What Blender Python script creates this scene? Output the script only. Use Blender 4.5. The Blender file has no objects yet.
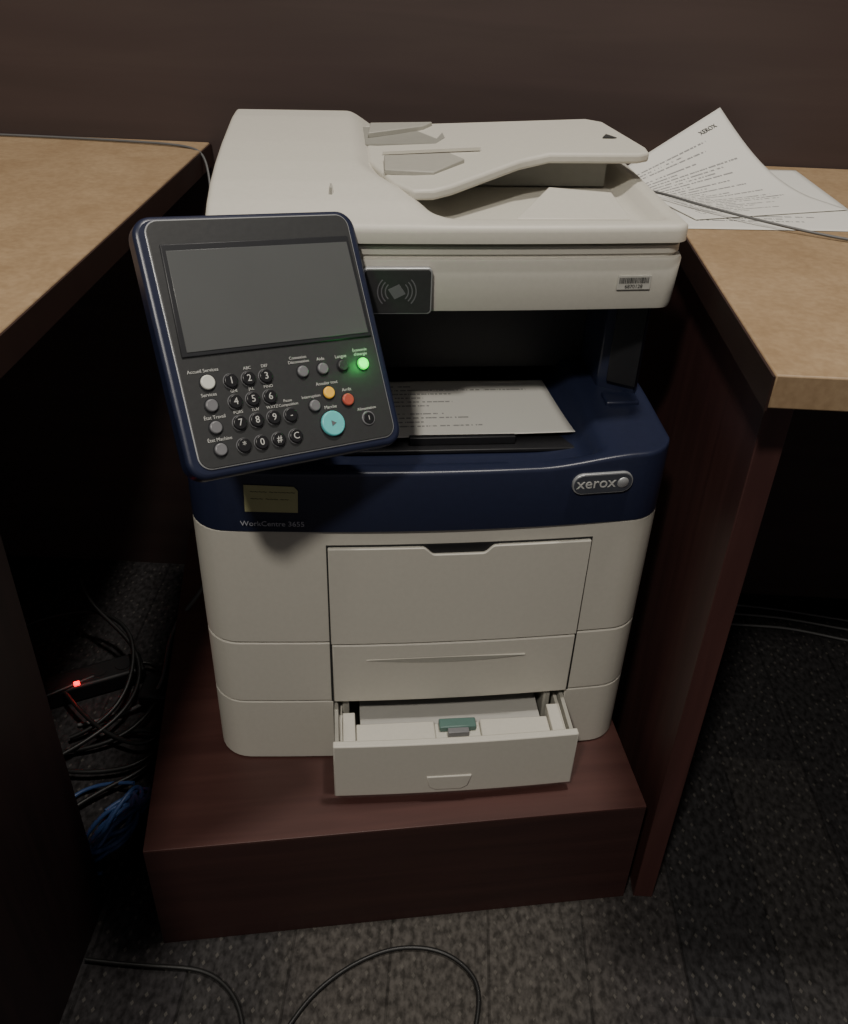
import bpy, bmesh, math, random
from math import *
from mathutils import Matrix, Vector
random.seed(4)
scene=bpy.context.scene
COL=scene.collection

# ---------------------------------------------------------------- materials
def newmat(name):
    m=bpy.data.materials.new(name); m.use_nodes=True
    nt=m.node_tree; b=nt.nodes['Principled BSDF']
    return m,nt,b
def mat(name,col,rough=.5,var=.06,scale=60,bump=.0,metal=0,emit=None,es=0,coat=0,spec=.5):
    m,nt,b=newmat(name)
    tc=nt.nodes.new('ShaderNodeTexCoord'); no=nt.nodes.new('ShaderNodeTexNoise')
    no.inputs['Scale'].default_value=scale; no.inputs['Detail'].default_value=4
    nt.links.new(tc.outputs['Object'],no.inputs['Vector'])
    cr=nt.nodes.new('ShaderNodeValToRGB')
    cr.color_ramp.elements[0].position=.3; cr.color_ramp.elements[1].position=.7
    cr.color_ramp.elements[0].color=[c*(1-var) for c in col]+[1]
    cr.color_ramp.elements[1].color=[min(1,c*(1+var)) for c in col]+[1]
    nt.links.new(no.outputs['Fac'],cr.inputs['Fac']); nt.links.new(cr.outputs['Color'],b.inputs['Base Color'])
    b.inputs['Roughness'].default_value=rough; b.inputs['Metallic'].default_value=metal
    b.inputs['Specular IOR Level'].default_value=spec
    if coat: b.inputs['Coat Weight'].default_value=coat
    if bump:
        bp=nt.nodes.new('ShaderNodeBump'); bp.inputs['Strength'].default_value=bump; bp.inputs['Distance'].default_value=.001
        nt.links.new(no.outputs['Fac'],bp.inputs['Height']); nt.links.new(bp.outputs['Normal'],b.inputs['Normal'])
    if emit:
        b.inputs['Emission Color'].default_value=list(emit)+[1]; b.inputs['Emission Strength'].default_value=es
    return m
def wood(name,c1,c2,scale=1.0,axis='X',rough=.45):
    m,nt,b=newmat(name)
    tc=nt.nodes.new('ShaderNodeTexCoord'); mp=nt.nodes.new('ShaderNodeMapping')
    s={'X':(2,30,30),'Y':(30,2,30),'Z':(30,30,2)}[axis]
    mp.inputs['Scale'].default_value=[v*scale for v in s]
    no=nt.nodes.new('ShaderNodeTexNoise'); no.inputs['Scale'].default_value=2; no.inputs['Detail'].default_value=6; no.inputs['Distortion'].default_value=.6
    cr=nt.nodes.new('ShaderNodeValToRGB')
    cr.color_ramp.elements[0].position=.35; cr.color_ramp.elements[1].position=.68
    cr.color_ramp.elements[0].color=list(c1)+[1]; cr.color_ramp.elements[1].color=list(c2)+[1]
    nt.links.new(tc.outputs['Object'],mp.inputs['Vector']); nt.links.new(mp.outputs['Vector'],no.inputs['Vector'])
    nt.links.new(no.outputs['Fac'],cr.inputs['Fac']); nt.links.new(cr.outputs['Color'],b.inputs['Base Color'])
    b.inputs['Roughness'].default_value=rough
    return m
M={}
M['cream']=mat('cream_plastic',(.54,.52,.46),.5,.02,200,.08)
M['creamdk']=mat('dark_cream_plastic',(.34,.33,.29),.55,.03,200,.05)  # darker cream for guides, rails and marks; on finger_grip it is painted shade
M['guide']=mat('grey_guide_plastic',(.27,.265,.235),.5,.03,150,.05)
M['blue']=mat('navy_plastic',(.014,.018,.042),.34,.06,150,.05,spec=.5)
M['black']=mat('black_plastic',(.010,.010,.012),.5,.1,150,.05)
M['gap']=mat('gap_dark',(.02,.02,.02),.8,.1,80)
M['char']=mat('charcoal_face',(.034,.035,.036),.45,.06,200,.08)
M['screen']=mat('screen_glass',(.088,.092,.092),.28,.04,10)  # base grey raised to carry the reflection in the glass
M['bezel']=mat('screen_bezel',(.018,.019,.022),.4,.05,100)
M['key']=mat('key_rubber',(.013,.013,.015),.35,.05,100)
M['keygrey']=mat('grey_button',(.17,.17,.18),.35,.05,100)
M['symbol']=mat('grey_symbol_ink',(.13,.13,.14),.5,.05,100)
M['keywhite']=mat('white_button',(.62,.62,.56),.35,.03,100)
M['teal']=mat('teal_start_button',(.13,.50,.50),.35,.04,100,emit=(.12,.5,.5),es=.10)
M['green']=mat('green_lit_button',(.02,.6,.06),.3,.04,100,emit=(.0,.9,.05),es=1.3)
M['yellow']=mat('amber_button',(.75,.42,.06),.35,.04,100,emit=(1,.5,.05),es=.2)
M['red']=mat('red_button',(.42,.09,.06),.35,.04,100,emit=(.8,.08,.03),es=.04)
M['ink']=mat('white_ink',(.50,.50,.48),.5,.02,100)
M['rim']=mat('silver_rim',(.45,.46,.47),.35,.03,100,metal=.5)
M['dkink']=mat('dark_ink',(.03,.03,.03),.6,.05,100)
M['greyink']=mat('grey_ink',(.40,.41,.46),.5,.05,100)
M['badge']=mat('badge_face_grey',(.06,.065,.08),.35,.05,100)
M['label']=mat('label_stock',(.50,.49,.45),.6,.02,100)
M['note']=mat('yellow_note_paper',(.44,.43,.23),.8,.04,60)
M['noteink']=mat('pencil_ink',(.16,.17,.10),.8,.04,60)
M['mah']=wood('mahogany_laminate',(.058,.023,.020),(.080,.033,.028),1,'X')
M['mahshade']=wood('mahogany_laminate_shaded',(.034,.015,.014),(.046,.020,.018),1,'X')  # same laminate as the top board, the front's shade put into its colour
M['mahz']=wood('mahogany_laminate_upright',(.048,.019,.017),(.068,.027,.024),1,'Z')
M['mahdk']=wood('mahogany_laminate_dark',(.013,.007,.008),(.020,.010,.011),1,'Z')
M['wall']=wood('dark_wall_laminate',(.046,.029,.026),(.056,.036,.032),.6,'X',.6)
M['edge']=mat('brown_edge_band',(.030,.014,.011),.5,.1,40)
M['cable']=mat('black_cable',(.012,.012,.012),.45,.05,60)
M['cablegrey']=mat('grey_cable',(.10,.10,.10),.5,.05,60)
M['cableblue']=mat('blue_cable',(.035,.075,.20),.45,.05,60)
M['led']=mat('red_led',(.8,.02,.01),.3,.02,60,emit=(1,.0,.01),es=4)
M['darkbox']=mat('dark_device',(.005,.005,.006),.6,.05,60)
M['tealclip']=mat('teal_paper_clip',(.085,.16,.14),.4,.05,60)
M['traypaper']=mat('grey_paper_plate',(.40,.39,.36),.75,.03,60)

def laminate():
    m,nt,b=newmat('tan_speckled_laminate')
    tc=nt.nodes.new('ShaderNodeTexCoord')
    n1=nt.nodes.new('ShaderNodeTexNoise'); n1.inputs['Scale'].default_value=14; n1.inputs['Detail'].default_value=8; n1.inputs['Roughness'].default_value=.7
    n2=nt.nodes.new('ShaderNodeTexNoise'); n2.inputs['Scale'].default_value=160; n2.inputs['Detail'].default_value=3
    c1=nt.nodes.new('ShaderNodeValToRGB'); c1.color_ramp.elements[0].position=.3; c1.color_ramp.elements[1].position=.7
    c1.color_ramp.elements[0].color=(.29,.195,.108,1); c1.color_ramp.elements[1].color=(.38,.27,.162,1)
    c2=nt.nodes.new('ShaderNodeValToRGB'); c2.color_ramp.elements[0].position=.35; c2.color_ramp.elements[1].position=.65
    c2.color_ramp.elements[0].color=(.75,.72,.68,1); c2.color_ramp.elements[1].color=(1,1,1,1)
    mx=nt.nodes.new('ShaderNodeMix'); mx.data_type='RGBA'; mx.blend_type='MULTIPLY'; mx.inputs[0].default_value=.6
    for n in (n1,n2): nt.links.new(tc.outputs['Object'],n.inputs['Vector'])
    nt.links.new(n1.outputs['Fac'],c1.inputs['Fac']); nt.links.new(n2.outputs['Fac'],c2.inputs['Fac'])
    nt.links.new(c1.outputs['Color'],mx.inputs[6]); nt.links.new(c2.outputs['Color'],mx.inputs[7])
    nt.links.new(mx.outputs[2],b.inputs['Base Color']); b.inputs['Roughness'].default_value=.55
    return m
M['lam']=laminate()

def mathn(nt,op,a,b=None,c=None):
    n=nt.nodes.new('ShaderNodeMath'); n.operation=op
    for i,v in enumerate((a,b,c)):
        if v is None: continue
        if isinstance(v,(int,float)): n.inputs[i].default_value=v
        else: nt.links.new(v,n.inputs[i])
    return n.outputs[0]
def smooth(nt,x,a,b):
    n=nt.nodes.new('ShaderNodeMapRange'); n.interpolation_type='SMOOTHSTEP'
    nt.links.new(x,n.inputs[0]); n.inputs[1].default_value=a; n.inputs[2].default_value=b
    return n.outputs[0]
def carpet():
    m,nt,b=newmat('patterned_carpet')
    tc=nt.nodes.new('ShaderNodeTexCoord'); sp=nt.nodes.new('ShaderNodeSeparateXYZ')
    nt.links.new(tc.outputs['Object'],sp.inputs[0]); X,Y=sp.outputs[0],sp.outputs[1]
    col=mathn(nt,'FLOOR',mathn(nt,'DIVIDE',mathn(nt,'ADD',X,.035),.115))
    row=mathn(nt,'FLOOR',mathn(nt,'ADD',mathn(nt,'DIVIDE',Y,.60),mathn(nt,'MULTIPLY',col,.37)))
    cv=nt.nodes.new('ShaderNodeCombineXYZ'); nt.links.new(col,cv.inputs[0]); nt.links.new(row,cv.inputs[1])
    wn=nt.nodes.new('ShaderNodeTexWhiteNoise'); nt.links.new(cv.outputs[0],wn.inputs[0])
    cr=nt.nodes.new('ShaderNodeValToRGB'); cr.color_ramp.interpolation='CONSTANT'
    e=cr.color_ramp.elements; e[0].position=0; e[0].color=(.030,.028,.029,1); e[1].position=.3; e[1].color=(.034,.032,.032,1)
    x=e.new(.55); x.color=(.026,.025,.026,1); x=e.new(.85); x.color=(.037,.034,.034,1)
    nt.links.new(wn.outputs[0],cr.inputs['Fac'])
    # pool of light plus beige pattern painted into the pile, fading out sideways
    nb=nt.nodes.new('ShaderNodeTexNoise'); nb.inputs['Scale'].default_value=9; nt.links.new(tc.outputs['Object'],nb.inputs['Vector'])
    XX=mathn(nt,'ADD',X,mathn(nt,'MULTIPLY',mathn(nt,'SUBTRACT',nb.outputs['Fac'],.5),.12))
    band=mathn(nt,'MULTIPLY',smooth(nt,XX,-.22,-.10),mathn(nt,'SUBTRACT',1.0,smooth(nt,XX,.10,.30)))
    bm_=nt.nodes.new('ShaderNodeMix'); bm_.data_type='RGBA'
    nt.links.new(mathn(nt,'MULTIPLY',band,mathn(nt,'ADD',mathn(nt,'MULTIPLY',wn.outputs[0],.2),.5)),bm_.inputs[0])
    nt.links.new(cr.outputs['Color'],bm_.inputs[6]); bm_.inputs[7].default_value=(.092,.083,.073,1)
    def frac(a,s): return mathn(nt,'FRACT',mathn(nt,'DIVIDE',a,s))
    ny=mathn(nt,'FRACT',mathn(nt,'ADD',mathn(nt,'DIVIDE',Y,.020),mathn(nt,'MULTIPLY',mathn(nt,'FLOOR',mathn(nt,'DIVIDE',X,.0135)),.5)))
    dx=mathn(nt,'ABSOLUTE',mathn(nt,'SUBTRACT',frac(X,.0135),.5)); dy=mathn(nt,'ABSOLUTE',mathn(nt,'SUBTRACT',ny,.5))
    dot=mathn(nt,'LESS_THAN',mathn(nt,'ADD',dx,dy),.17)
    nz=nt.nodes.new('ShaderNodeTexNoise'); nz.inputs['Scale'].default_value=22; nt.links.new(tc.outputs['Object'],nz.inputs['Vector'])
    dot=mathn(nt,'MULTIPLY',dot,mathn(nt,'GREATER_THAN',nz.outputs['Fac'],.48))
    # narrow dark seams between woven planks
    sx=mathn(nt,'ABSOLUTE',mathn(nt,'SUBTRACT',frac(mathn(nt,'ADD',X,.035),.115),.5))
    seam=mathn(nt,'GREATER_THAN',sx,.485)
    mp=nt.nodes.new('ShaderNodeMapping'); mp.inputs['Scale'].default_value=(150,90,1); nt.links.new(tc.outputs['Object'],mp.inputs['Vector'])
    nw=nt.nodes.new('ShaderNodeTexNoise'); nw.inputs['Scale'].default_value=1; nw.inputs['Detail'].default_value=4; nt.links.new(mp.outputs[0],nw.inputs['Vector'])
    wr=nt.nodes.new('ShaderNodeMapRange'); wr.inputs[1].default_value=.35; wr.inputs[2].default_value=.65; wr.inputs[3].default_value=.55; wr.inputs[4].default_value=1.4
    nt.links.new(nw.outputs['Fac'],wr.inputs[0])
    wv=mathn(nt,'MULTIPLY',wr.outputs[0],mathn(nt,'SUBTRACT',1.0,mathn(nt,'MULTIPLY',seam,.35)))
    mul=nt.nodes.new('ShaderNodeMix'); mul.data_type='RGBA'; mul.blend_type='MULTIPLY'; mul.inputs[0].default_value=1
    cc=nt.nodes.new('ShaderNodeCombineColor')
    for i in range(3): nt.links.new(wv,cc.inputs[i])
    nt.links.new(bm_.outputs[2],mul.inputs[6]); nt.links.new(cc.outputs[0],mul.inputs[7])
    mx=nt.nodes.new('ShaderNodeMix'); mx.data_type='RGBA'; nt.links.new(mathn(nt,'MULTIPLY',dot,.32),mx.inputs[0])
    nt.links.new(mul.outputs[2],mx.inputs[6]); mx.inputs[7].default_value=(.16,.148,.13,1)
    nt.links.new(mx.outputs[2],b.inputs['Base Color']); b.inputs['Roughness'].default_value=.95
    b.inputs['Specular IOR Level'].default_value=.1
    bp=nt.nodes.new('ShaderNodeBump'); bp.inputs['Strength'].default_value=.4; bp.inputs['Distance'].default_value=.003
    nt.links.new(nw.outputs['Fac'],bp.inputs['Height']); nt.links.new(bp.outputs['Normal'],b.inputs['Normal'])
    return m
M['carpet']=carpet()

def printed(name,n=34,seed=0,dens=.5,v0=.08,v1=.8,white=(.62,.61,.57),us=55,th=.2,mixf=.7):
    m,nt,b=newmat(name)
    uv=nt.nodes.new('ShaderNodeTexCoord'); sp=nt.nodes.new('ShaderNodeSeparateXYZ'); nt.links.new(uv.outputs['UV'],sp.inputs[0])
    U,V=sp.outputs[0],sp.outputs[1]
    vv=mathn(nt,'MULTIPLY',V,n); fl=mathn(nt,'FLOOR',vv); fr=mathn(nt,'FRACT',vv)
    line=mathn(nt,'LESS_THAN',mathn(nt,'ABSOLUTE',mathn(nt,'SUBTRACT',fr,.5)),th)
    cv=nt.nodes.new('ShaderNodeCombineXYZ'); nt.links.new(mathn(nt,'MULTIPLY',U,us),cv.inputs[0]); nt.links.new(mathn(nt,'MULTIPLY',fl,7.3),cv.inputs[1]); cv.inputs[2].default_value=seed
    no=nt.nodes.new('ShaderNodeTexNoise'); no.inputs['Scale'].default_value=1; nt.links.new(cv.outputs[0],no.inputs['Vector'])
    w=mathn(nt,'GREATER_THAN',no.outputs['Fac'],.45)
    cv2=nt.nodes.new('ShaderNodeCombineXYZ'); nt.links.new(fl,cv2.inputs[0]); cv2.inputs[1].default_value=seed+3
    wn=nt.nodes.new('ShaderNodeTexWhiteNoise'); nt.links.new(cv2.outputs[0],wn.inputs[0])
    ln=mathn(nt,'LESS_THAN',U,mathn(nt,'ADD',mathn(nt,'MULTIPLY',wn.outputs[0],.75),.25))
    on=mathn(nt,'LESS_THAN',wn.outputs[0],dens+.4)
    k=line
    for q in (w,ln,on,mathn(nt,'GREATER_THAN',U,.09),mathn(nt,'LESS_THAN',U,.9),mathn(nt,'GREATER_THAN',V,v0),mathn(nt,'LESS_THAN',V,v1)):
        k=mathn(nt,'MULTIPLY',k,q)
    mx=nt.nodes.new('ShaderNodeMix'); mx.data_type='RGBA'; nt.links.new(mathn(nt,'MULTIPLY',k,mixf),mx.inputs[0])
    mx.inputs[6].default_value=list(white)+[1]; mx.inputs[7].default_value=(.08,.08,.09,1)
    nt.links.new(mx.outputs[2],b.inputs['Base Color']); b.inputs['Roughness'].default_value=.8
    return m
M['pageA']=printed('printed_page',34,1,.5,.12,.9); M['pageB']=printed('printed_page_faint',30,5,.3)
M['pageC']=printed('printed_page_forms',14,11,.45,.12,.92,(.84,.83,.78),85,.15,.6)

# ---------------------------------------------------------------- helpers
def finish(ob,m,parent=None,smooth=False,bevel=0,seg=2,angle=35):
    if m is not None:
        ob.data.materials.clear(); ob.data.materials.append(M[m] if isinstance(m,str) else m)
    COL.objects.link(ob)
    if parent is not None: ob.parent=parent
    if bevel:
        md=ob.modifiers.new('bevel','BEVEL'); md.width=bevel; md.segments=seg; md.limit_method='ANGLE'; md.angle_limit=radians(40)
    if smooth or bevel:
        for p in ob.data.polygons: p.use_smooth=True
        try: ob.data.set_sharp_from_angle(angle=radians(angle))
        except Exception: pass
    return ob
def mk(name,verts,faces,m,parent=None,**k):
    me=bpy.data.meshes.new(name); me.from_pydata([tuple(v) for v in verts],[],faces); me.update()
    bm=bmesh.new(); bm.from_mesh(me); bmesh.ops.recalc_face_normals(bm,faces=bm.faces); bm.to_mesh(me); bm.free()
    return finish(bpy.data.objects.new(name,me),m,parent,**k)
def boxgeo(x0,x1,y0,y1,z0,z1):
    v=[(x0,y0,z0),(x1,y0,z0),(x1,y1,z0),(x0,y1,z0),(x0,y0,z1),(x1,y0,z1),(x1,y1,z1),(x0,y1,z1)]
    f=[(0,3,2,1),(4,5,6,7),(0,1,5,4),(1,2,6,5),(2,3,7,6),(3,0,4,7)]
    return v,f
def box(name,x0,x1,y0,y1,z0,z1,m,parent=None,bevel=.001,**k):
    v,f=boxgeo(x0,x1,y0,y1,z0,z1); return mk(name,v,f,m,parent,bevel=bevel,**k)
def multi(name,parts,m,parent=None,bevel=.001,**k):
    V=[];F=[]
    for v,f in parts:
        o=len(V); V+=v; F+=[tuple(i+o for i in q) for q in f]
    return mk(name,V,F,m,parent,bevel=bevel,**k)
def prismgeo(pts,z0,z1,frame=None):
    n=len(pts)
    g=lambda z,p: z(p[0],p[1]) if callable(z) else z
    v=[(p[0],p[1],g(z0,p)) for p in pts]+[(p[0],p[1],g(z1,p)) for p in pts]
    if frame=='XZ': v=[(a,c,b) for a,b,c in v]
    f=[tuple(range(n))[::-1],tuple(range(n,2*n))]+[(i,(i+1)%n,(i+1)%n+n,i+n) for i in range(n)]
    return v,f
def prism(name,pts,z0,z1,m,parent=None,frame=None,bevel=.001,**k):
    v,f=prismgeo(pts,z0,z1,frame); return mk(name,v,f,m,parent,bevel=bevel,**k)
def rrect(x0,x1,y0,y1,r,n=6):
    P=[]
    for cx,cy,a in ((x1-r,y0+r,-90),(x1-r,y1-r,0),(x0+r,y1-r,90),(x0+r,y0+r,180)):
        for i in range(n+1):
            t=radians(a+90*i/n); P.append((cx+r*cos(t),cy+r*sin(t)))
    return P
def disc(cx,cy,r,n=24): return [(cx+r*cos(2*pi*i/n),cy+r*sin(2*pi*i/n)) for i in range(n)]
def tube(name,pts,r,m,parent=None,cyclic=False):
    cu=bpy.data.curves.new(name,'CURVE'); cu.dimensions='3D'; cu.bevel_depth=r; cu.bevel_resolution=3; cu.resolution_u=10; cu.use_fill_caps=True
    sp=cu.splines.new('NURBS'); sp.points.add(len(pts)-1)
    for i,p in enumerate(pts): sp.points[i].co=(p[0],p[1],p[2],1)
    sp.order_u=4; sp.use_endpoint_u=True; sp.use_cyclic_u=cyclic
    o=bpy.data.objects.new(name+'_tmp',cu); COL.objects.link(o)
    bpy.context.view_layer.update()
    me=bpy.data.meshes.new_from_object(o.evaluated_get(bpy.context.evaluated_depsgraph_get()))
    bpy.data.objects.remove(o); me.name=name
    return finish(bpy.data.objects.new(name,me),m,parent,smooth=True,angle=60)
def textgeo(items,extr=.00015):
    V=[];F=[]
    for s,size,mx in items:
        cu=bpy.data.curves.new('t','FONT'); cu.body=s; cu.size=size; cu.align_x='CENTER'; cu.align_y='CENTER'; cu.extrude=extr; cu.resolution_u=3
        o=bpy.data.objects.new('t',cu); COL.objects.link(o); bpy.context.view_layer.update()
        me=bpy.data.meshes.new_from_object(o.evaluated_get(bpy.context.evaluated_depsgraph_get()))
        bpy.data.objects.remove(o)
        k=len(V); V+=[tuple(mx@v.co) for v in me.vertices]; F+=[tuple(i+k for i in p.vertices) for p in me.polygons]
        bpy.data.meshes.remove(me)
    return V,F
def lettering(name,items,m,parent=None,extr=.00015):
    V,F=textgeo(items,extr)
    me=bpy.data.meshes.new(name); me.from_pydata(V,[],F); me.update()
    return finish(bpy.data.objects.new(name,me),m,parent)
def frontM(x,y,z,rotz=0):
    return Matrix.Translation((x,y,z))@Matrix.Rotation(rotz,4,'Z')@Matrix.Rotation(radians(90),4,'X')
def empty(name,loc,rz=0):
    e=bpy.data.objects.new(name,None); e.empty_display_size=.1; COL.objects.link(e); e.location=loc; e.rotation_euler=(0,0,rz); return e
def tag(o,label,cat,group=None):
    o['label']=label; o['category']=cat
    if group: o['group']=group
def struct(o): o['kind']='structure'
def sheet(name,fn,m,nu=24,nv=30,th=.0004,parent=None):
    V=[];F=[];UV=[]
    for j in range(nv+1):
        for i in range(nu+1):
            V.append(fn(i/nu,j/nv)); UV.append((i/nu,j/nv))
    for j in range(nv):
        for i in range(nu):
            a=j*(nu+1)+i; F.append((a,a+1,a+nu+2,a+nu+1))
    me=bpy.data.meshes.new(name); me.from_pydata([tuple(v) for v in V],[],F); me.update()
    uvl=me.uv_layers.new(name='UVMap')
    for l in me.loops: uvl.data[l.index].uv=UV[l.vertex_index]
    ob=finish(bpy.data.objects.new(name,me),m,parent,smooth=True,angle=60)
    md=ob.modifiers.new('solid','SOLIDIFY'); md.thickness=th; md.offset=0
    return ob
def ss(a,b,x):
    t=max(0,min(1,(x-a)/(b-a))); return t*t*(3-2*t)

# ---------------------------------------------------------------- room
HD=.74; WY=1.30
o=box('floor',-2.2,2.6,-1.2,WY+.05,-.05,0,'carpet',bevel=0); struct(o)
o=box('wall_back',-2.2,2.6,WY,WY+.06,0,2.2,'wall',bevel=0); struct(o)

# ---------------------------------------------------------------- desks
def desk(label,x0,x1,y0,y1,inner,parts,pm):
    e=empty('office_desk',((x0+x1)/2,(y0+y1)/2,0)); tag(e,label,'desk')
    cx,cy=(x0+x1)/2,(y0+y1)/2
    box('worktop',x0-cx,x1-cx,y0-cy,y1-cy,HD-.028,HD,'lam',e,bevel=.0015)
    if inner>0: box('edge_band',x1-cx,x1-cx+.002,y0-cy,y1-cy,HD-.030,HD-.0015,'edge',e,bevel=0)
    else: box('edge_band',x0-cx-.002,x0-cx,y0-cy,y1-cy,HD-.030,HD-.0015,'edge',e,bevel=0)
    for n,a in parts: box(n,a[0]-cx,a[1]-cx,a[2]-cy,a[3]-cy,a[4],a[5],pm,e,bevel=.001)
    return e
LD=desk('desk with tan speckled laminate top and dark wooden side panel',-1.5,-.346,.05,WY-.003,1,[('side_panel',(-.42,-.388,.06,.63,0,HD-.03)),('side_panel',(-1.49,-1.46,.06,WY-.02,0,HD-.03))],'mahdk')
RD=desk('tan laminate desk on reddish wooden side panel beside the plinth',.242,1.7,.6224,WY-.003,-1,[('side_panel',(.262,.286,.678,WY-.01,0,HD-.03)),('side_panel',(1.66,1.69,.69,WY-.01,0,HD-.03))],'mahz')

# ---------------------------------------------------------------- plinth
PW=.560; PD=.60
pe=empty('wooden_plinth',(-.3015,.5800,0),.174)
tag(pe,'low reddish brown laminate box plinth standing on the carpet','plinth')
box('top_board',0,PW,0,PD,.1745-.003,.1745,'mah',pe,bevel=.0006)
box('carcass',0,PW,0.0003,PD-.002,0,.1745-.0031,'mahshade',pe,bevel=.0003)

# ---------------------------------------------------------------- printer
PR=empty('multifunction_printer',(-.0097,.7446,.1745),.135)
tag(PR,'cream and navy office printer with its lower paper drawer open','printer')
Z0=.1745
def Z(z): return z-Z0
HW=.241; BK=.40; RC=.036
def yf(x,b=.010,r=RC,w=HW,cx=0):
    x=x-cx; ax=min(abs(x),w); d=max(0,ax-(w-r))
    return -b*(1-(ax/w)**2)+r-sqrt(max(0,r*r-d*d))
def xs_list(x0,x1,w=HW,r=RC,cx=0,n=24):
    xs=[x0+(x1-x0)*i/n for i in range(n+1)]
    for s in (-1,1):
        for i in range(9):
            a=radians(90*i/8); x=cx+s*(w-r+r*sin(a))
            if x0<x<x1: xs.append(x)
    return sorted(set(round(x,5) for x in xs))
def outline(ins=0,b=.010,back=BK,w=HW,y0=0,cx=0):
    w=w-ins; xs=xs_list(cx-w,cx+w,w=w,cx=cx)
    P=[(x,y0+ins+yf(x,b,w=w,cx=cx)) for x in xs]
    bk=y0+back-ins; r=.02
    P+=[(cx+w,bk-r),(cx+w-r*.3,bk-r*.3),(cx+w-r,bk),(cx-w+r,bk),(cx-w+r*.3,bk-r*.3),(cx-w,bk-r)]
    return P
def shell(name,z0,z1,m='cream',parent=PR,**k):
    return prism(name,outline(**k),Z(z0),Z(z1),m,parent,bevel=.0012)
S1=.3575; S2=.2690; DT=.4855
shell('inner_core',S2,.5055,'gap',ins=.004)
shell('middle_cover',S2+.0009,S1-.0009)
shell('upper_cover',S1+.0009,.5050)
DX0,DX1=-.1055,.1630
xs=xs_list(-HW,HW); L=[(x,yf(x)) for x in xs if x<DX0]+[(DX0,yf(DX0)),(DX0,BK-.03),(DX1,BK-.03),(DX1,yf(DX1))]+[(x,yf(x)) for x in xs if x>DX1]
L+=[(HW,BK-.02),(HW-.02,BK),(-HW+.02,BK),(-HW,BK-.02)]
prism('base_cover',L,Z(.1765),Z(S2-.0009),'cream',PR,bevel=.0008)
box('base_floor',DX0+.0005,DX1-.0005,.005,BK-.031,0,Z(.1800),'gap',PR,bevel=0)
for sx,sy in ((-.2,.05),(.2,.05),(-.2,.35),(.2,.35)): prism('rubber_foot',disc(sx,sy,.014),0,.004,'black',PR,bevel=0)

def colpanel(name,x0,x1,zb,zt,off,th,m,parent,n=60,bevel=.0012,y0=0,b=.010):
    V=[];F=[]
    xs=[x0+(x1-x0)*i/n for i in range(n+1)]
    for x in xs:
        y=y0+yf(x,b)
        a=zb(x) if callable(zb) else zb; c=zt(x) if callable(zt) else zt
        V+=[(x,y-off,Z(a)),(x,y-off,Z(c)),(x,y-off+th,Z(c)),(x,y-off+th,Z(a))]
    for i in range(n):
        a=4*i
        for k in range(4): F.append((a+k,a+(k+1)%4,a+4+(k+1)%4,a+4+k))
    F+= [(0,1,2,3),(4*n,4*n+3,4*n+2,4*n+1)]
    return mk(name,V,F,m,parent,bevel=bevel)
GX0,GX1=-.1055,.1640
colpanel('door_gap',GX0-.0018,GX1+.0018,S2+.001,DT+.0022,.0006,.003,'gap',PR,bevel=0)
def notch(x):
    c=.027; h=.037; d=abs(x-c)
    if d>h: return DT
    t=min(1,(h-d)/.012); return DT-.009*(t*t*(3-2*t))
colpanel('bypass_door',GX0,GX1,S1+.001,notch,.0045,.008,'cream',PR,n=110,bevel=.0008)
colpanel('upper_drawer_front',GX0+.001,GX1-.001,S2+.003,S1-.001,.0045,.008,'cream',PR)
colpanel('pull_notch',.027-.040,.027+.040,.468,DT+.0012,.0012,.003,'black',PR,bevel=0)
P=[];gz=Z(.3355)
for i in range(21):
    t=-1+2*i/20; P.append((.020+.088*t,gz+.0008*(1-t*t)))
for i in range(19,0,-1):
    t=-1+2*i/20; P.append((.020+.088*t,gz-.0065*(1-t*t)))
prism('finger_grip',P,-.0150,-.0120,'creamdk',PR,frame='XZ',bevel=0)  # flat darker lens, shade of the grip recess painted as colour

# pulled-out lower drawer
DR=bpy.data.objects.new('paper_drawer',None); COL.objects.link(DR); DR.parent=PR; DR.location=(0,-.062,0)
DR['label']='cream paper drawer pulled part way out'
colpanel('drawer_front',DX0-.001,DX1+.001,.1880,.2690,.006,.009,'cream',DR,bevel=.0015)
multi('drawer_tray',[boxgeo(DX0+.006,DX0+.010,.003,.36,Z(.186),Z(.250)),boxgeo(DX1-.010,DX1-.006,.003,.36,Z(.186),Z(.250)),
   boxgeo(DX0+.0095,DX1-.0095,.003,.36,Z(.183),Z(.187))],'cream',DR,bevel=.0008)
for a,b_ in ((DX0+.0102,DX0+.024),(DX1-.024,DX1-.0102)):
    box('corner_block',a,b_,.003,.045,Z(.187),Z(.2585),'cream',DR)
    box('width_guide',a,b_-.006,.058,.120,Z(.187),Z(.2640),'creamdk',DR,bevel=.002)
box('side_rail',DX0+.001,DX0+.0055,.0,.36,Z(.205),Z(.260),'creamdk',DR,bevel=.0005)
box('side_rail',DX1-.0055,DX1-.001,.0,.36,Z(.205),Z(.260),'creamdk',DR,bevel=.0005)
multi('paper_plate',[prismgeo([(DX0+.030,.036),(DX1-.030,.036),(DX1-.030,.34),(DX0+.030,.34)],Z(.190),lambda x,y:Z(.238)+.010*min(1,y/.1))],'traypaper',DR,bevel=.0005)
multi('inner_ledge',[boxgeo(DX0+.0245,.008,.003,.034,Z(.19),Z(.2510)),boxgeo(.008,.060,.003,.034,Z(.19),Z(.2465)),boxgeo(.060,DX1-.0245,.003,.034,Z(.19),Z(.2510))],'cream',DR,bevel=.0015)
box('length_guide',.013,.055,.020,.034,Z(.2467),Z(.2545),'tealclip',DR,bevel=.0015)
box('guide_tab',.022,.046,.012,.0198,Z(.2467),Z(.2540),'keygrey',DR,bevel=.0008)
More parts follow.
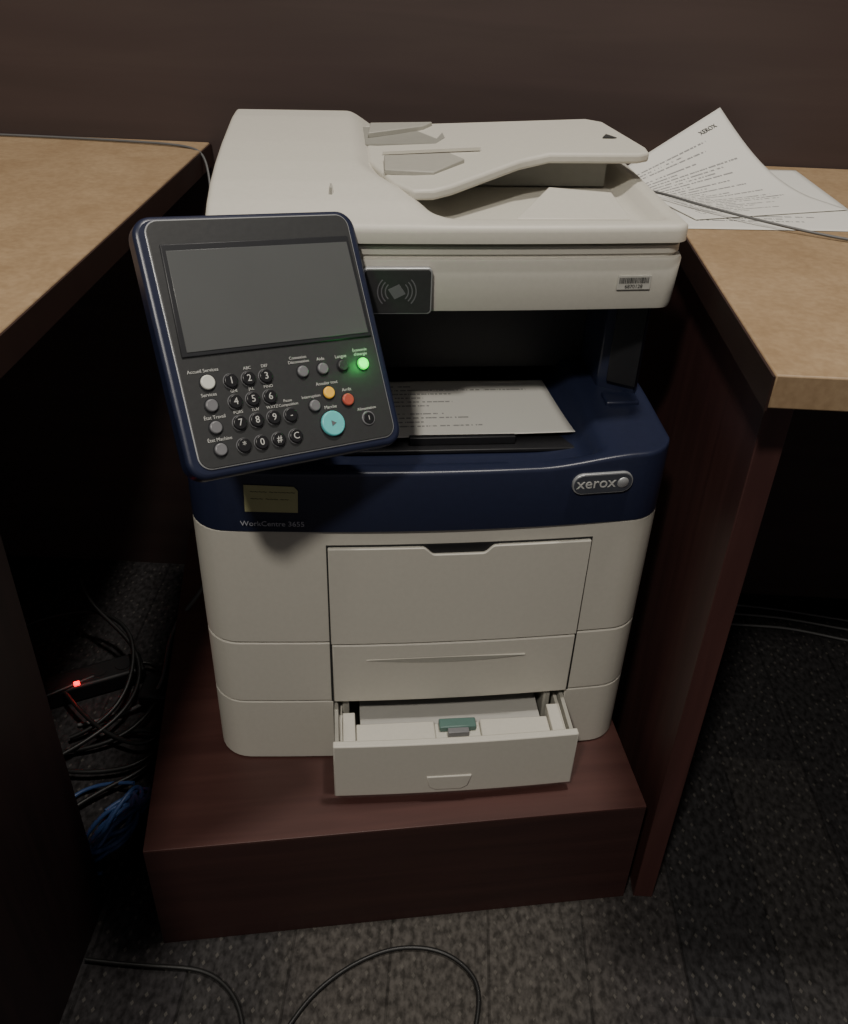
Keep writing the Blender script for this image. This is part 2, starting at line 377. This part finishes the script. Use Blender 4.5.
P=[(-.004,Z(.2165)),(.047,Z(.2165)),(.043,Z(.1995)),(.036,Z(.1945)),(.006,Z(.1945)),(-.001,Z(.1995))]
prism('drawer_pull',P,-.0175,-.0135,'cream',DR,frame='XZ',bevel=.0012)

# ------------------------------------------------ navy output section
def hfield(name,x0,x1,yfront,yback,zbot,h,m,parent,nx=70,ny=60,fil=.004,xextra=()):
    w=(x1-x0)/2;cx=(x0+x1)/2
    xs=sorted(set([round(x0+(x1-x0)*i/nx,5) for i in range(nx+1)]+[round(cx+s*(w-k),5) for s in(-1,1) for k in(.0005,.0015,.003,.005,.01,.016,.024,.032)]+list(xextra)))
    ts=sorted(set([i/ny for i in range(ny+1)]+[.002,.005,.009,.998,.995]))
    V=[];F=[];nX=len(xs);nY=len(ts)
    for x in xs:
        a=yfront(x)
        for t in ts:
            y=a+(yback-a)*t
            d=min(y-a,yback-y,x-x0,x1-x)
            z=h(x,y)
            if d<fil: z-= fil-sqrt(max(0,fil*fil-(fil-d)**2))
            V.append((x,y,Z(z)))
    top=len(V)
    for x in xs:
        a=yfront(x)
        for t in ts: V.append((x,a+(yback-a)*t,Z(zbot)))
    I=lambda i,j,o=0:o+i*nY+j
    for i in range(nX-1):
        for j in range(nY-1):
            F.append((I(i,j),I(i+1,j),I(i+1,j+1),I(i,j+1))); F.append((I(i,j,top),I(i,j+1,top),I(i+1,j+1,top),I(i+1,j,top)))
        F.append((I(i,0),I(i,0,top),I(i+1,0,top),I(i+1,0))); F.append((I(i,nY-1),I(i+1,nY-1),I(i+1,nY-1,top),I(i,nY-1,top)))
    for j in range(nY-1):
        F.append((I(0,j),I(0,j+1),I(0,j+1,top),I(0,j,top))); F.append((I(nX-1,j),I(nX-1,j,top),I(nX-1,j+1,top),I(nX-1,j+1)))
    return mk(name,V,F,m,parent,smooth=True,angle=40)
def deck(x,y):
    base=.574+.010*ss(.10,.20,x)+.006*ss(.0,.14,y)
    rec=ss(-.115,-.085,x)*(1-ss(.150,.172,x))*ss(.004,.020,y)*(1-ss(.30,.32,y))
    return base-.020*rec
hfield('output_tray_cover',-HW,HW,lambda x:yf(x,.014),.37,.5062,deck,'blue',PR,nx=90,ny=70)
box('tray_pad',-.100,.155,.05,.30,Z(.5570),Z(.5610),'black',PR,bevel=.001)
box('tray_stop',-.02,.09,.060,.067,Z(.5610),Z(.5700),'black',PR,bevel=.001)
box('cavity_back',-.195,.226,.210,.385,Z(.577),Z(.705),'black',PR,bevel=.002)
prism('support_column',[(.190,.135),(.226,.112),(.231,.120),(.233,.209),(.190,.209)],Z(.580),Z(.706),'blue',PR,bevel=.002)
prism('column_trim',[(.197,.124),(.224,.107),(.225,.112),(.199,.130)],Z(.600),Z(.700),'black',PR,bevel=.001)
prism('support_column',[(-.195,.09),(-.15,.09),(-.15,.205),(-.195,.205)],Z(.578),Z(.706),'blue',PR,bevel=.002)
box('release_latch',.190,.226,.090,.115,Z(.5850),Z(.5925),'blue',PR,bevel=.002)
# badge + lettering
yb=yf(.1655,.014)
sl=.014*2*.1655/.24**2
BM=frontM(.1655,yb-.0015,Z(.5550),sl)
bd=prism('badge',rrect(-.031,.031,-.0115,.0115,.011,8),-.003,.0015,'rim',PR,bevel=.0006); bd.matrix_local=BM
o=prism('badge_face',rrect(-.0297,.0297,-.0102,.0102,.0098,8),0,.0019,'badge',bd,bevel=.0003)
lettering('badge_lettering',[('xerox',.0165,Matrix.Translation((-.007,.001,.0021)))],'ink',bd,extr=.0003)
bm=bmesh.new(); bmesh.ops.create_uvsphere(bm,u_segments=20,v_segments=12,radius=.0060); me=bpy.data.meshes.new('badge_ball'); bm.to_mesh(me); bm.free()
ob=finish(bpy.data.objects.new('badge_ball',me),'rim',bd,smooth=True); ob.location=(.0205,0,.0018); ob.scale=(1,1,.35)
xm=-.158; slm=.014*2*xm/.24**2
lettering('model_lettering',[('WorkCentre 3655',.0082,frontM(xm,yf(xm,.014)-.0025,Z(.5170),slm))],'greyink',PR)

# ------------------------------------------------ scanner bed
SX0,SX1=-.203,.2325; SC=(SX0+SX1)/2; SW=(SX1-SX0)/2; SY=.058; SB=.006; SR=.014
def sfront(x,ins=0): return SY+yf(x,SB,r=SR,w=SW-ins,cx=SC)
def sout(ins,back=.43):
    w=SW-ins; P=[]
    for x in xs_list(SC-w,SC+w,w=w,r=SR,cx=SC): P.append((x,SY+ins+yf(x,SB,r=SR,w=w,cx=SC)))
    P+=[(SC+w,back-.015),(SC+w-.015,back),(SC-w+.015,back),(SC-w,back-.015)]
    return P
def loft(name,rings,m,parent,**k):
    n=len(rings[0][0]); V=[];F=[]
    for P,z in rings: V+=[(p[0],p[1],Z(z)) for p in P]
    for r in range(len(rings)-1):
        for i in range(n): F.append((r*n+i,r*n+(i+1)%n,(r+1)*n+(i+1)%n,(r+1)*n+i))
    F.append(tuple(range(n))[::-1]); F.append(tuple(range((len(rings)-1)*n,len(rings)*n)))
    return mk(name,V,F,m,parent,smooth=True,angle=40,**k)
loft('scanner_bed',[(sout(.007),.7065),(sout(.003),.7080),(sout(.002),.7130),(sout(.000),.7545),(sout(.001),.7570),(sout(.005),.7575),(sout(.005),.7605),(sout(.003),.7610),(sout(.003),.7680),(sout(.005),.7690)],'cream',PR)
loft('lid_gap',[(sout(.008),.7685),(sout(.008),.7722)],'gap',PR)
xc=-.035; yc=sfront(xc)
cc=[(xc+a,Z(.7300)+c) for a,c in rrect(-.031,.031,-.0215,.0215,.004)]
prism('card_reader',cc,yc-.0060,yc+.004,'rim',PR,frame='XZ',bevel=.0006)
cc=[(xc+a,Z(.7300)+c) for a,c in rrect(-.0297,.0297,-.0202,.0202,.0035)]
prism('card_reader_face',cc,yc-.0066,yc+.003,'char',PR,frame='XZ',bevel=.0003)
yy=yc-.0068
parts=[prismgeo([(-.044,Z(.7320)),(-.034,Z(.7370)),(-.028,Z(.7280)),(-.038,Z(.7230))],yy-.0002,yy+.0005,'XZ')]
for rr in (.011,.0145,.018):
    for s in (0,pi):
        P=[]
        for i in range(11):
            a=s+radians(-42+84*i/10); P.append((-.036+rr*cos(a),Z(.730)+rr*sin(a)*.95))
        for i in range(10,-1,-1):
            a=s+radians(-42+84*i/10); P.append((-.036+(rr-.0011)*cos(a),Z(.730)+(rr-.0011)*sin(a)*.95))
        parts.append(prismgeo(P,yy-.0002,yy+.0005,'XZ'))
multi('contactless_symbol',parts,'symbol',PR,bevel=0)
LM=frontM(.186,sfront(.186)-.0002,Z(.7350),SB*2*.17/SW**2)
o=box('serial_label',-.0160,.0160,-.0068,.0062,-.001,.0006,'label',PR,bevel=0); o.matrix_local=LM
parts=[];x=-.0145
while x<.0140:
    wv=random.choice((.0004,.0006,.0009)); parts.append(boxgeo(x,x+wv,-.0010,.0046,.0006,.0008)); x+=wv+random.choice((.0003,.0004,.0006))
bc=multi('barcode',parts,'dkink',PR,bevel=0); bc.matrix_local=LM
lettering('label_lettering',[('6870128',.0050,LM@Matrix.Translation((0,-.0040,.0008)))],'dkink',PR)

# ------------------------------------------------ document feeder
def hump(y):
    pts=[(.04,.785),(.06,.790),(.085,.800),(.12,.808),(.17,.8135),(.24,.817),(.36,.8185),(.41,.816),(.44,.809)]
    for (a,b),(c,d) in zip(pts,pts[1:]):
        if y<=c:
            t=max(0,(y-a)/(c-a)); return b+(d-b)*t
    return pts[-1][1]
def adf(x,y):
    e=-.052+.052*(1-ss(.055,.19,y))
    k=1-ss(e-.022,e+.026,x)
    rec=ss(.070,.090,y)*(1-ss(.36,.38,y))*(1-ss(.200,.222,x))*ss(-.03,.02,x)
    low=.788+.004*ss(.06,.3,y)-.0145*rec
    return low+(hump(y)-low)*k
hfield('document_feeder',SX0,SX1,lambda x:sfront(x)-.003,.43,.7724,adf,'cream',PR,nx=110,ny=90,fil=.006)
TR=[(-.055,.20),(-.035,.125),(-.020,.098),(.000,.098),(.018,.110),(.092,.172),(.125,.188),(.215,.188),(.229,.196),(.231,.215),(.216,.335),(.200,.352),(-.055,.358)]
tz=lambda x,y:Z(.8060)+.012*ss(-.02,.15,x)+.004*ss(.1,.3,y)
prism('feeder_input_tray',TR,lambda x,y:tz(x,y)-.010,tz,'cream',PR,bevel=.003,seg=3)
prism('tray_support',[(-.050,.225),(.195,.225),(.195,.345),(-.050,.345)],Z(.778),lambda x,y:tz(x,y)-.011,'guide',PR,bevel=.001)  # shade under the tray is put into its darker plastic colour
prism('feed_slot',[(-.056,.262),(.018,.262),(.030,.285),(.030,.346),(-.056,.346)],lambda x,y:tz(x,y)-.001,lambda x,y:tz(x,y)+.0006,'guide',PR,bevel=0)
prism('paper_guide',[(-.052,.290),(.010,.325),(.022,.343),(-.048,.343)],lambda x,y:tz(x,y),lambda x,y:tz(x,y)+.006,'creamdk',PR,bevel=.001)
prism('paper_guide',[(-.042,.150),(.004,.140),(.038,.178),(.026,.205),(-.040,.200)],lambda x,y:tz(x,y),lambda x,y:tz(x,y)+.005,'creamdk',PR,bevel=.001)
prism('paper_guide_rib',[(-.040,.222),(.060,.222),(.060,.226),(-.040,.226)],lambda x,y:tz(x,y),lambda x,y:tz(x,y)+.003,'cream',PR,bevel=0)
prism('exit_flap',[(.080,.105),(.190,.105),(.186,.165),(.125,.180)],Z(.7735),lambda x,y:Z(.779)+.010*ss(.1,.18,y),'cream',PR,bevel=.001)
prism('direction_mark',[(.194,.252),(.210,.252),(.202,.268)],lambda x,y:tz(x,y),lambda x,y:tz(x,y)+.0006,'dkink',PR,bevel=0)
box('feeder_mark',-.0940,-.0922,.095,.110,Z(.798),Z(.8085),'creamdk',PR,bevel=0)

# ------------------------------------------------ tilted control panel
X=Vector((.802,.588,-.103)).normalized(); N=Vector((.532,-.626,.570)).normalized(); Yv=N.cross(X).normalized(); X=Yv.cross(N)
MPW=Matrix(((X.x,Yv.x,N.x,-.1416),(X.y,Yv.y,N.y,.682),(X.z,Yv.z,N.z,.7256),(0,0,0,1)))
MPR=Matrix.Translation((-.0097,.7446,.1745))@Matrix.Rotation(.135,4,'Z')
LOC=MPR.inverted()@MPW
W2,H2=.097,.1035
CP=prism('control_panel',rrect(-W2,W2,-H2,H2,.016,8),-.020,-.001,'blue',PR,bevel=.004,seg=3)
CP.matrix_local=LOC; CP['label']='tilted touchscreen control panel with navy housing'
prism('panel_rim',rrect(-W2+.0085,W2-.0075,-H2+.0070,H2-.004,.011,8),-.002,.0000,'rim',CP,bevel=.0003)
prism('panel_face',rrect(-W2+.0095,W2-.0085,-H2+.0080,H2-.005,.010,8),-.002,.0008,'char',CP,bevel=.0004)
prism('screen_bezel',[(-.083,-.0085),(.0865,-.0085),(.0855,.0800),(-.0800,.0800)],.0004,.0022,'bezel',CP,bevel=.001)
prism('touch_screen',[(-.0785,-.0050),(.0835,-.0050),(.0825,.0745),(-.0765,.0745)],.001,.0027,'screen',CP,bevel=.0003)
bk=box('panel_arm',-.030,.030,-.045,.020,-.075,-.0205,'black',CP,bevel=.004)
keys={'1':(-.0486,-.0306,''),'2':(-.0336,-.0306,'ABC'),'3':(-.0187,-.0306,'DEF'),'4':(-.0488,-.0473,'GHI'),'5':(-.0340,-.0473,'JKL'),'6':(-.0192,-.0473,'MNO'),
 '7':(-.0492,-.0642,'PQRS'),'8':(-.0347,-.0642,'TUV'),'9':(-.0199,-.0642,'WXYZ'),'-':(-.0050,-.0645,''),'*':(-.0500,-.0822,''),'0':(-.0350,-.0822,''),'#':(-.0200,-.0822,''),'C':(-.0048,-.0820,'')}
T=lambda a,b,c=.0011: Matrix.Translation((a,b,c))
for k,(a,b,s) in keys.items():
    prism('key_surround',disc(a,b,.0062),.0006,.0013,'keygrey',CP,bevel=0)
    kb=prism('number_key',disc(a,b,.0057),.0006,.0035,'key',CP,bevel=.0008)
lettering('key_lettering',[(k,.0078,T(a,b,.0037)) for k,(a,b,s) in keys.items()],'ink',CP)
def ringdisc(name,a,b,r,m,z=.0035):
    prism('button_ring',disc(a,b,r+.0010),.0006,.0014,'bezel',CP,bevel=0)
    return prism(name,disc(a,b,r),.0006,z,m,CP,bevel=.0009)
ringdisc('home_button',-.0674,-.0294,.0058,'keywhite')
for a,b in ((-.0685,-.0475),(-.0692,-.0648),(-.0693,-.0823)): ringdisc('menu_button',a,b,.0050,'keygrey')
for a,b,m in ((.0145,-.0308,'keygrey'),(.0332,-.0306,'keygrey'),(.0524,-.0303,'char')): ringdisc('function_button',a,b,.0048,m)
ringdisc('energy_button',.0719,-.0309,.0052,'green')
ringdisc('clear_all_button',.0336,-.0511,.0050,'yellow')
ringdisc('stop_button',.0498,-.0593,.0052,'red')
ringdisc('interrupt_button',.0182,-.0600,.0048,'keygrey')
ringdisc('start_button',.0305,-.0770,.0105,'teal',.0045)
prism('power_button_ring',disc(.0655,-.0775,.0062),.0006,.0018,'keygrey',CP,bevel=.0004)
prism('power_button',disc(.0655,-.0775,.0050),.0006,.0026,'key',CP,bevel=.0004)
prism('start_mark',[(.0285,-.0745),(.0285,-.0795),(.0330,-.0770)],.0044,.0048,'symbol',CP,bevel=0)
ls=.0039
items=[(s,.0034,T(a+.001,b+.0086)) for k,(a,b,s) in keys.items() if s]
items+=[('Accueil Services',ls,T(-.0690,-.0200)),('Services',ls,T(-.0685,-.0390)),('État Travail',ls,T(-.0680,-.0568)),('État Machine',ls,T(-.0680,-.0743)),
 ('Connexion\nDéconnexion',ls*.9,T(.0130,-.0205)),('Aide',ls,T(.0332,-.0222)),('Langue',ls,T(.0524,-.0222)),('Économie\nd\'énergie',ls*.9,T(.0719,-.0205)),
 ('Interruption',ls*.9,T(.0170,-.0520)),('Annuler tout',ls,T(.0340,-.0428)),('Arrêt',ls,T(.0510,-.0506)),('Marche',ls,T(.0325,-.0630)),
 ('Alimentation',ls*.9,T(.0660,-.0690)),('Pause\nComposition',ls*.85,T(-.0045,-.0540)),('I',.0055,T(.0655,-.0775,.0028))]
lettering('printed_lettering',items,'ink',CP)

# ------------------------------------------------ sticky note on the navy front (its own thing)
xn=-.158; NMp=MPR@frontM(xn,yf(xn,.014)-.0010,Z(.5450),.014*2*xn/.24**2)@Matrix.Rotation(radians(-1),4,'Z')
nt_=prism('sticky_note',[(-.0255,-.0150),(.0255,-.0145),(.0262,.0105),(.0225,.0150),(-.0250,.0155)],0,.0004,'note',None,bevel=0)
nt_.matrix_world=NMp; tag(nt_,'small yellow sticky note stuck on the navy printer front','note')
lettering('handwriting',[('~~~~ ~~~~~~',.0070,T(.002,.0085,.0006)),('~~~ ~~~ ~~',.0070,T(-.001,.0005,.0006))],'noteink',nt_)

# ------------------------------------------------ loose paper
def toW(x,y,z): return MPR@Vector((x,y,z))
def op(u,v):
    x=-.062+.217*u-.010*v*u; y=.071+.128*v
    z=.5640+.002*v+.004*(1-v)**3*u
    return toW(x,y,Z(z))
o=sheet('printed_sheet',op,'pageC'); tag(o,'white printed form lying in the navy output tray','paper')
def s2(u,v):
    x=.2455+.212*u-.01*v; y=.985+.272*v+.018*u
    return Vector((x,y,.7406+.0002*sin(3*u)))
o=sheet('printed_sheet',s2,'pageB'); tag(o,'flat white printed sheet on the tan desk under another page','paper')
Rr=Vector((.451,1.083,.7418)); Tt=Vector((.335,1.288,.812)); Tp=Vector((.196,1.175,.752)); Rp=Vector((.262,1.015,.7420))
def s1(u,v):
    a=Tp.lerp(Tt,u); b=Rp.lerp(Rr,u); p=a.lerp(b,v)
    p.z=max(.7422,p.z-.024*sin(pi*v)*(.35+.65*u))
    return p
o=sheet('printed_sheet',s1,'pageA',nu=30,nv=36); tag(o,'printed report page curling up against the dark wall','paper')
def s1frame(u,v):
    p=s1(u,v); a=(s1(u+.01,v)-p).normalized(); d=(s1(u,v+.01)-p); n=a.cross(-d).normalized()
    if n.z<0: n=-n
    b=n.cross(a)
    return Matrix(((a.x,b.x,n.x,p.x),(a.y,b.y,n.y,p.y),(a.z,b.z,n.z,p.z),(0,0,0,1)))@Matrix.Translation((0,0,.0008))
lettering('page_heading',[('XEROX',.009,s1frame(.80,.075))],'dkink',o)

# ------------------------------------------------ cables and floor clutter
cg='cables on the carpet'
o=tube('power_cable',[(-.384,.553,.004),(-.31,.548,.004),(-.252,.556,.004),(-.21,.53,.004),(-.189,.499,.004),(-.175,.44,.004),(-.165,.38,.004)],.0026,'cable'); tag(o,'thin black cable snaking over the carpet','cable',cg)
o=tube('power_cable',[(-.17,.42,.004),(-.14,.502,.004),(-.105,.548,.004),(-.06,.578,.004),(-.024,.592,.004),(.025,.592,.004),(.060,.568,.004),(.072,.54,.004),(.064,.50,.004),(.05,.43,.004)],.0026,'cable'); tag(o,'looped black cable on the carpet before the plinth','cable',cg)
pts=[]
for i in range(110):
    a=i*.60; k=1+.22*sin(i*.83)+.10*sin(i*2.1)
    pts.append((-.390+.030*k*cos(a)+.006*sin(i*.9),max(.640,.705+.060*k*sin(a)),.048+.036*cos(a+.8)+.008*sin(i*.7)))
o=tube('network_cable',pts,.0030,'cableblue'); tag(o,'tangled coil of dark blue network cable beside the plinth','cable')
o=tube('network_cable',[(-.40,.66,.01),(-.43,.655,.006),(-.47,.70,.005),(-.50,.76,.005),(-.46,.80,.006),(-.40,.79,.02)],.0028,'cableblue'); tag(o,'dark blue network cable trailing on the carpet','cable')
o=tube('power_cable',[(-.293,1.06,.40),(-.298,1.03,.33),(-.312,1.0,.235),(-.350,.975,.186),(-.392,.965,.13),(-.402,.965,.03),(-.44,.93,.004),(-.52,.90,.004)],.003,'cablegrey'); tag(o,'grey cable dropping behind the printer to the floor','cable')
TG=[[(-.62,1.02,.02),(-.52,.90,.03),(-.44,.86,.012),(-.385,.85,.03),(-.375,.92,.012),(-.43,1.0,.008)],
    [(-.60,.84,.006),(-.52,.80,.02),(-.44,.81,.008),(-.385,.83,.02),(-.378,.90,.006)],
    [(-.66,.90,.01),(-.58,.90,.04),(-.48,1.04,.02),(-.42,1.02,.01),(-.40,.93,.03),(-.45,.85,.01),(-.55,.84,.01)],
    [(-.70,1.05,.03),(-.60,1.10,.06),(-.50,1.08,.07),(-.45,1.0,.05),(-.46,.90,.02),(-.52,.87,.01)],
    [(-.50,.72,.006),(-.45,.78,.012),(-.40,.80,.02),(-.376,.86,.01),(-.40,.90,.02),(-.47,.88,.006)],
    [(-.58,1.12,.10),(-.56,1.08,.08),(-.46,1.04,.05),(-.43,.93,.03),(-.48,.86,.02),(-.56,.80,.01)]]
for p in TG:
    o=tube('power_cable',p,.0034,'cable'); tag(o,'black cable tangled with others under the desk','cable','tangled cables under the desk')
o=box('power_adapter',-.44,-.385,.935,.985,0,.035,'darkbox',None,bevel=.004); tag(o,'small black power adapter among the cables','power adapter')
for k,(dy,r) in enumerate(((0,.0022),(.03,.0022),(-.035,.0022))):
    o=tube('network_cable',[(.32,1.25+dy*.5,.004),(.48,1.235+dy,.004),(.60,1.24+dy*.6,.004),(.72,1.20+dy,.004),(1.0,1.16+dy,.004),(1.4,1.2+dy,.004)],r,'cablegrey'); tag(o,'thin grey cable along the foot of the wall','cable','cables at the wall')
o=tube('telephone_cable',[(-1.3,1.28,.7425),(-.9,1.272,.7425),(-.60,1.283,.7425),(-.42,1.27,.7425),(-.352,1.255,.7435),(-.334,1.235,.735),(-.325,1.20,.70)],.0016,'cablegrey'); tag(o,'thin dark cable running along the back of the tan desk','cable')
o=tube('telephone_cable',[(.20,1.13,.745),(.232,1.10,.7500),(.26,1.06,.7490),(.325,1.005,.7475),(.40,.965,.7425),(.46,.945,.7425),(.60,.94,.7425),(.9,1.0,.7425)],.0015,'cablegrey'); tag(o,'thin grey cable crossing the papers on the tan desk','cable')
ps=empty('power_strip',(-.545,.97,0),.5); tag(ps,'dark power strip with glowing red switch on the carpet','power strip')
box('housing',-.10,.10,-.022,.022,0,.030,'darkbox',ps,bevel=.004)
box('switch',-.0045,.0045,-.020,-.012,.0302,.034,'led',ps,bevel=.001)
for i in (-.07,-.035,.035,.07): prism('socket',disc(i,.0,.012),.0302,.0312,'darkbox',ps,bevel=0)

# ---------------------------------------------------------------- camera
CAM=Vector((0,0,1.0227))
Rz=lambda t:Matrix.Rotation(t,3,'Z')
Rc=Rz(.0251)@Matrix.Rotation(radians(90)-.5948,3,'X')@Rz(.0366)
cam=bpy.data.cameras.new('camera'); co=bpy.data.objects.new('camera',cam); COL.objects.link(co)
cam.sensor_fit='VERTICAL'; cam.sensor_height=24; cam.lens=24*901.5/1024
co.matrix_world=Matrix.Translation(CAM)@Rc.to_4x4()
cam.clip_start=.01
scene.camera=co

# ---------------------------------------------------------------- light
def area(name,loc,target,size,power,col):
    l=bpy.data.lights.new(name,'AREA'); l.shape='DISK'; l.size=size; l.energy=power; l.color=col
    o=bpy.data.objects.new(name,l); COL.objects.link(o); o.location=loc
    o.rotation_euler=(Vector(target)-Vector(loc)).to_track_quat('-Z','Y').to_euler(); return o
area('ceiling_lamp',(-.50,-.95,2.65),(0,.9,.4),.20,38,(1,.94,.84))
area('ceiling_lamp',(.34,.72,2.9),(.1,.95,.5),.22,35,(1,.94,.85))
def pointl(loc,e,col,r=.004):
    l=bpy.data.lights.new('led_glow','POINT'); l.energy=e; l.color=col; l.shadow_soft_size=r
    o=bpy.data.objects.new('led_glow',l); COL.objects.link(o); o.location=loc
pointl(MPW@Vector((.0719,-.0309,.012)),.014,(.05,1,.15))
pointl(Vector((-.537,.957,.05)),.02,(1,.03,.03))
w=bpy.data.worlds.new('world'); scene.world=w; w.use_nodes=True
w.node_tree.nodes['Background'].inputs[0].default_value=(1,.93,.93,1); w.node_tree.nodes['Background'].inputs[1].default_value=.115
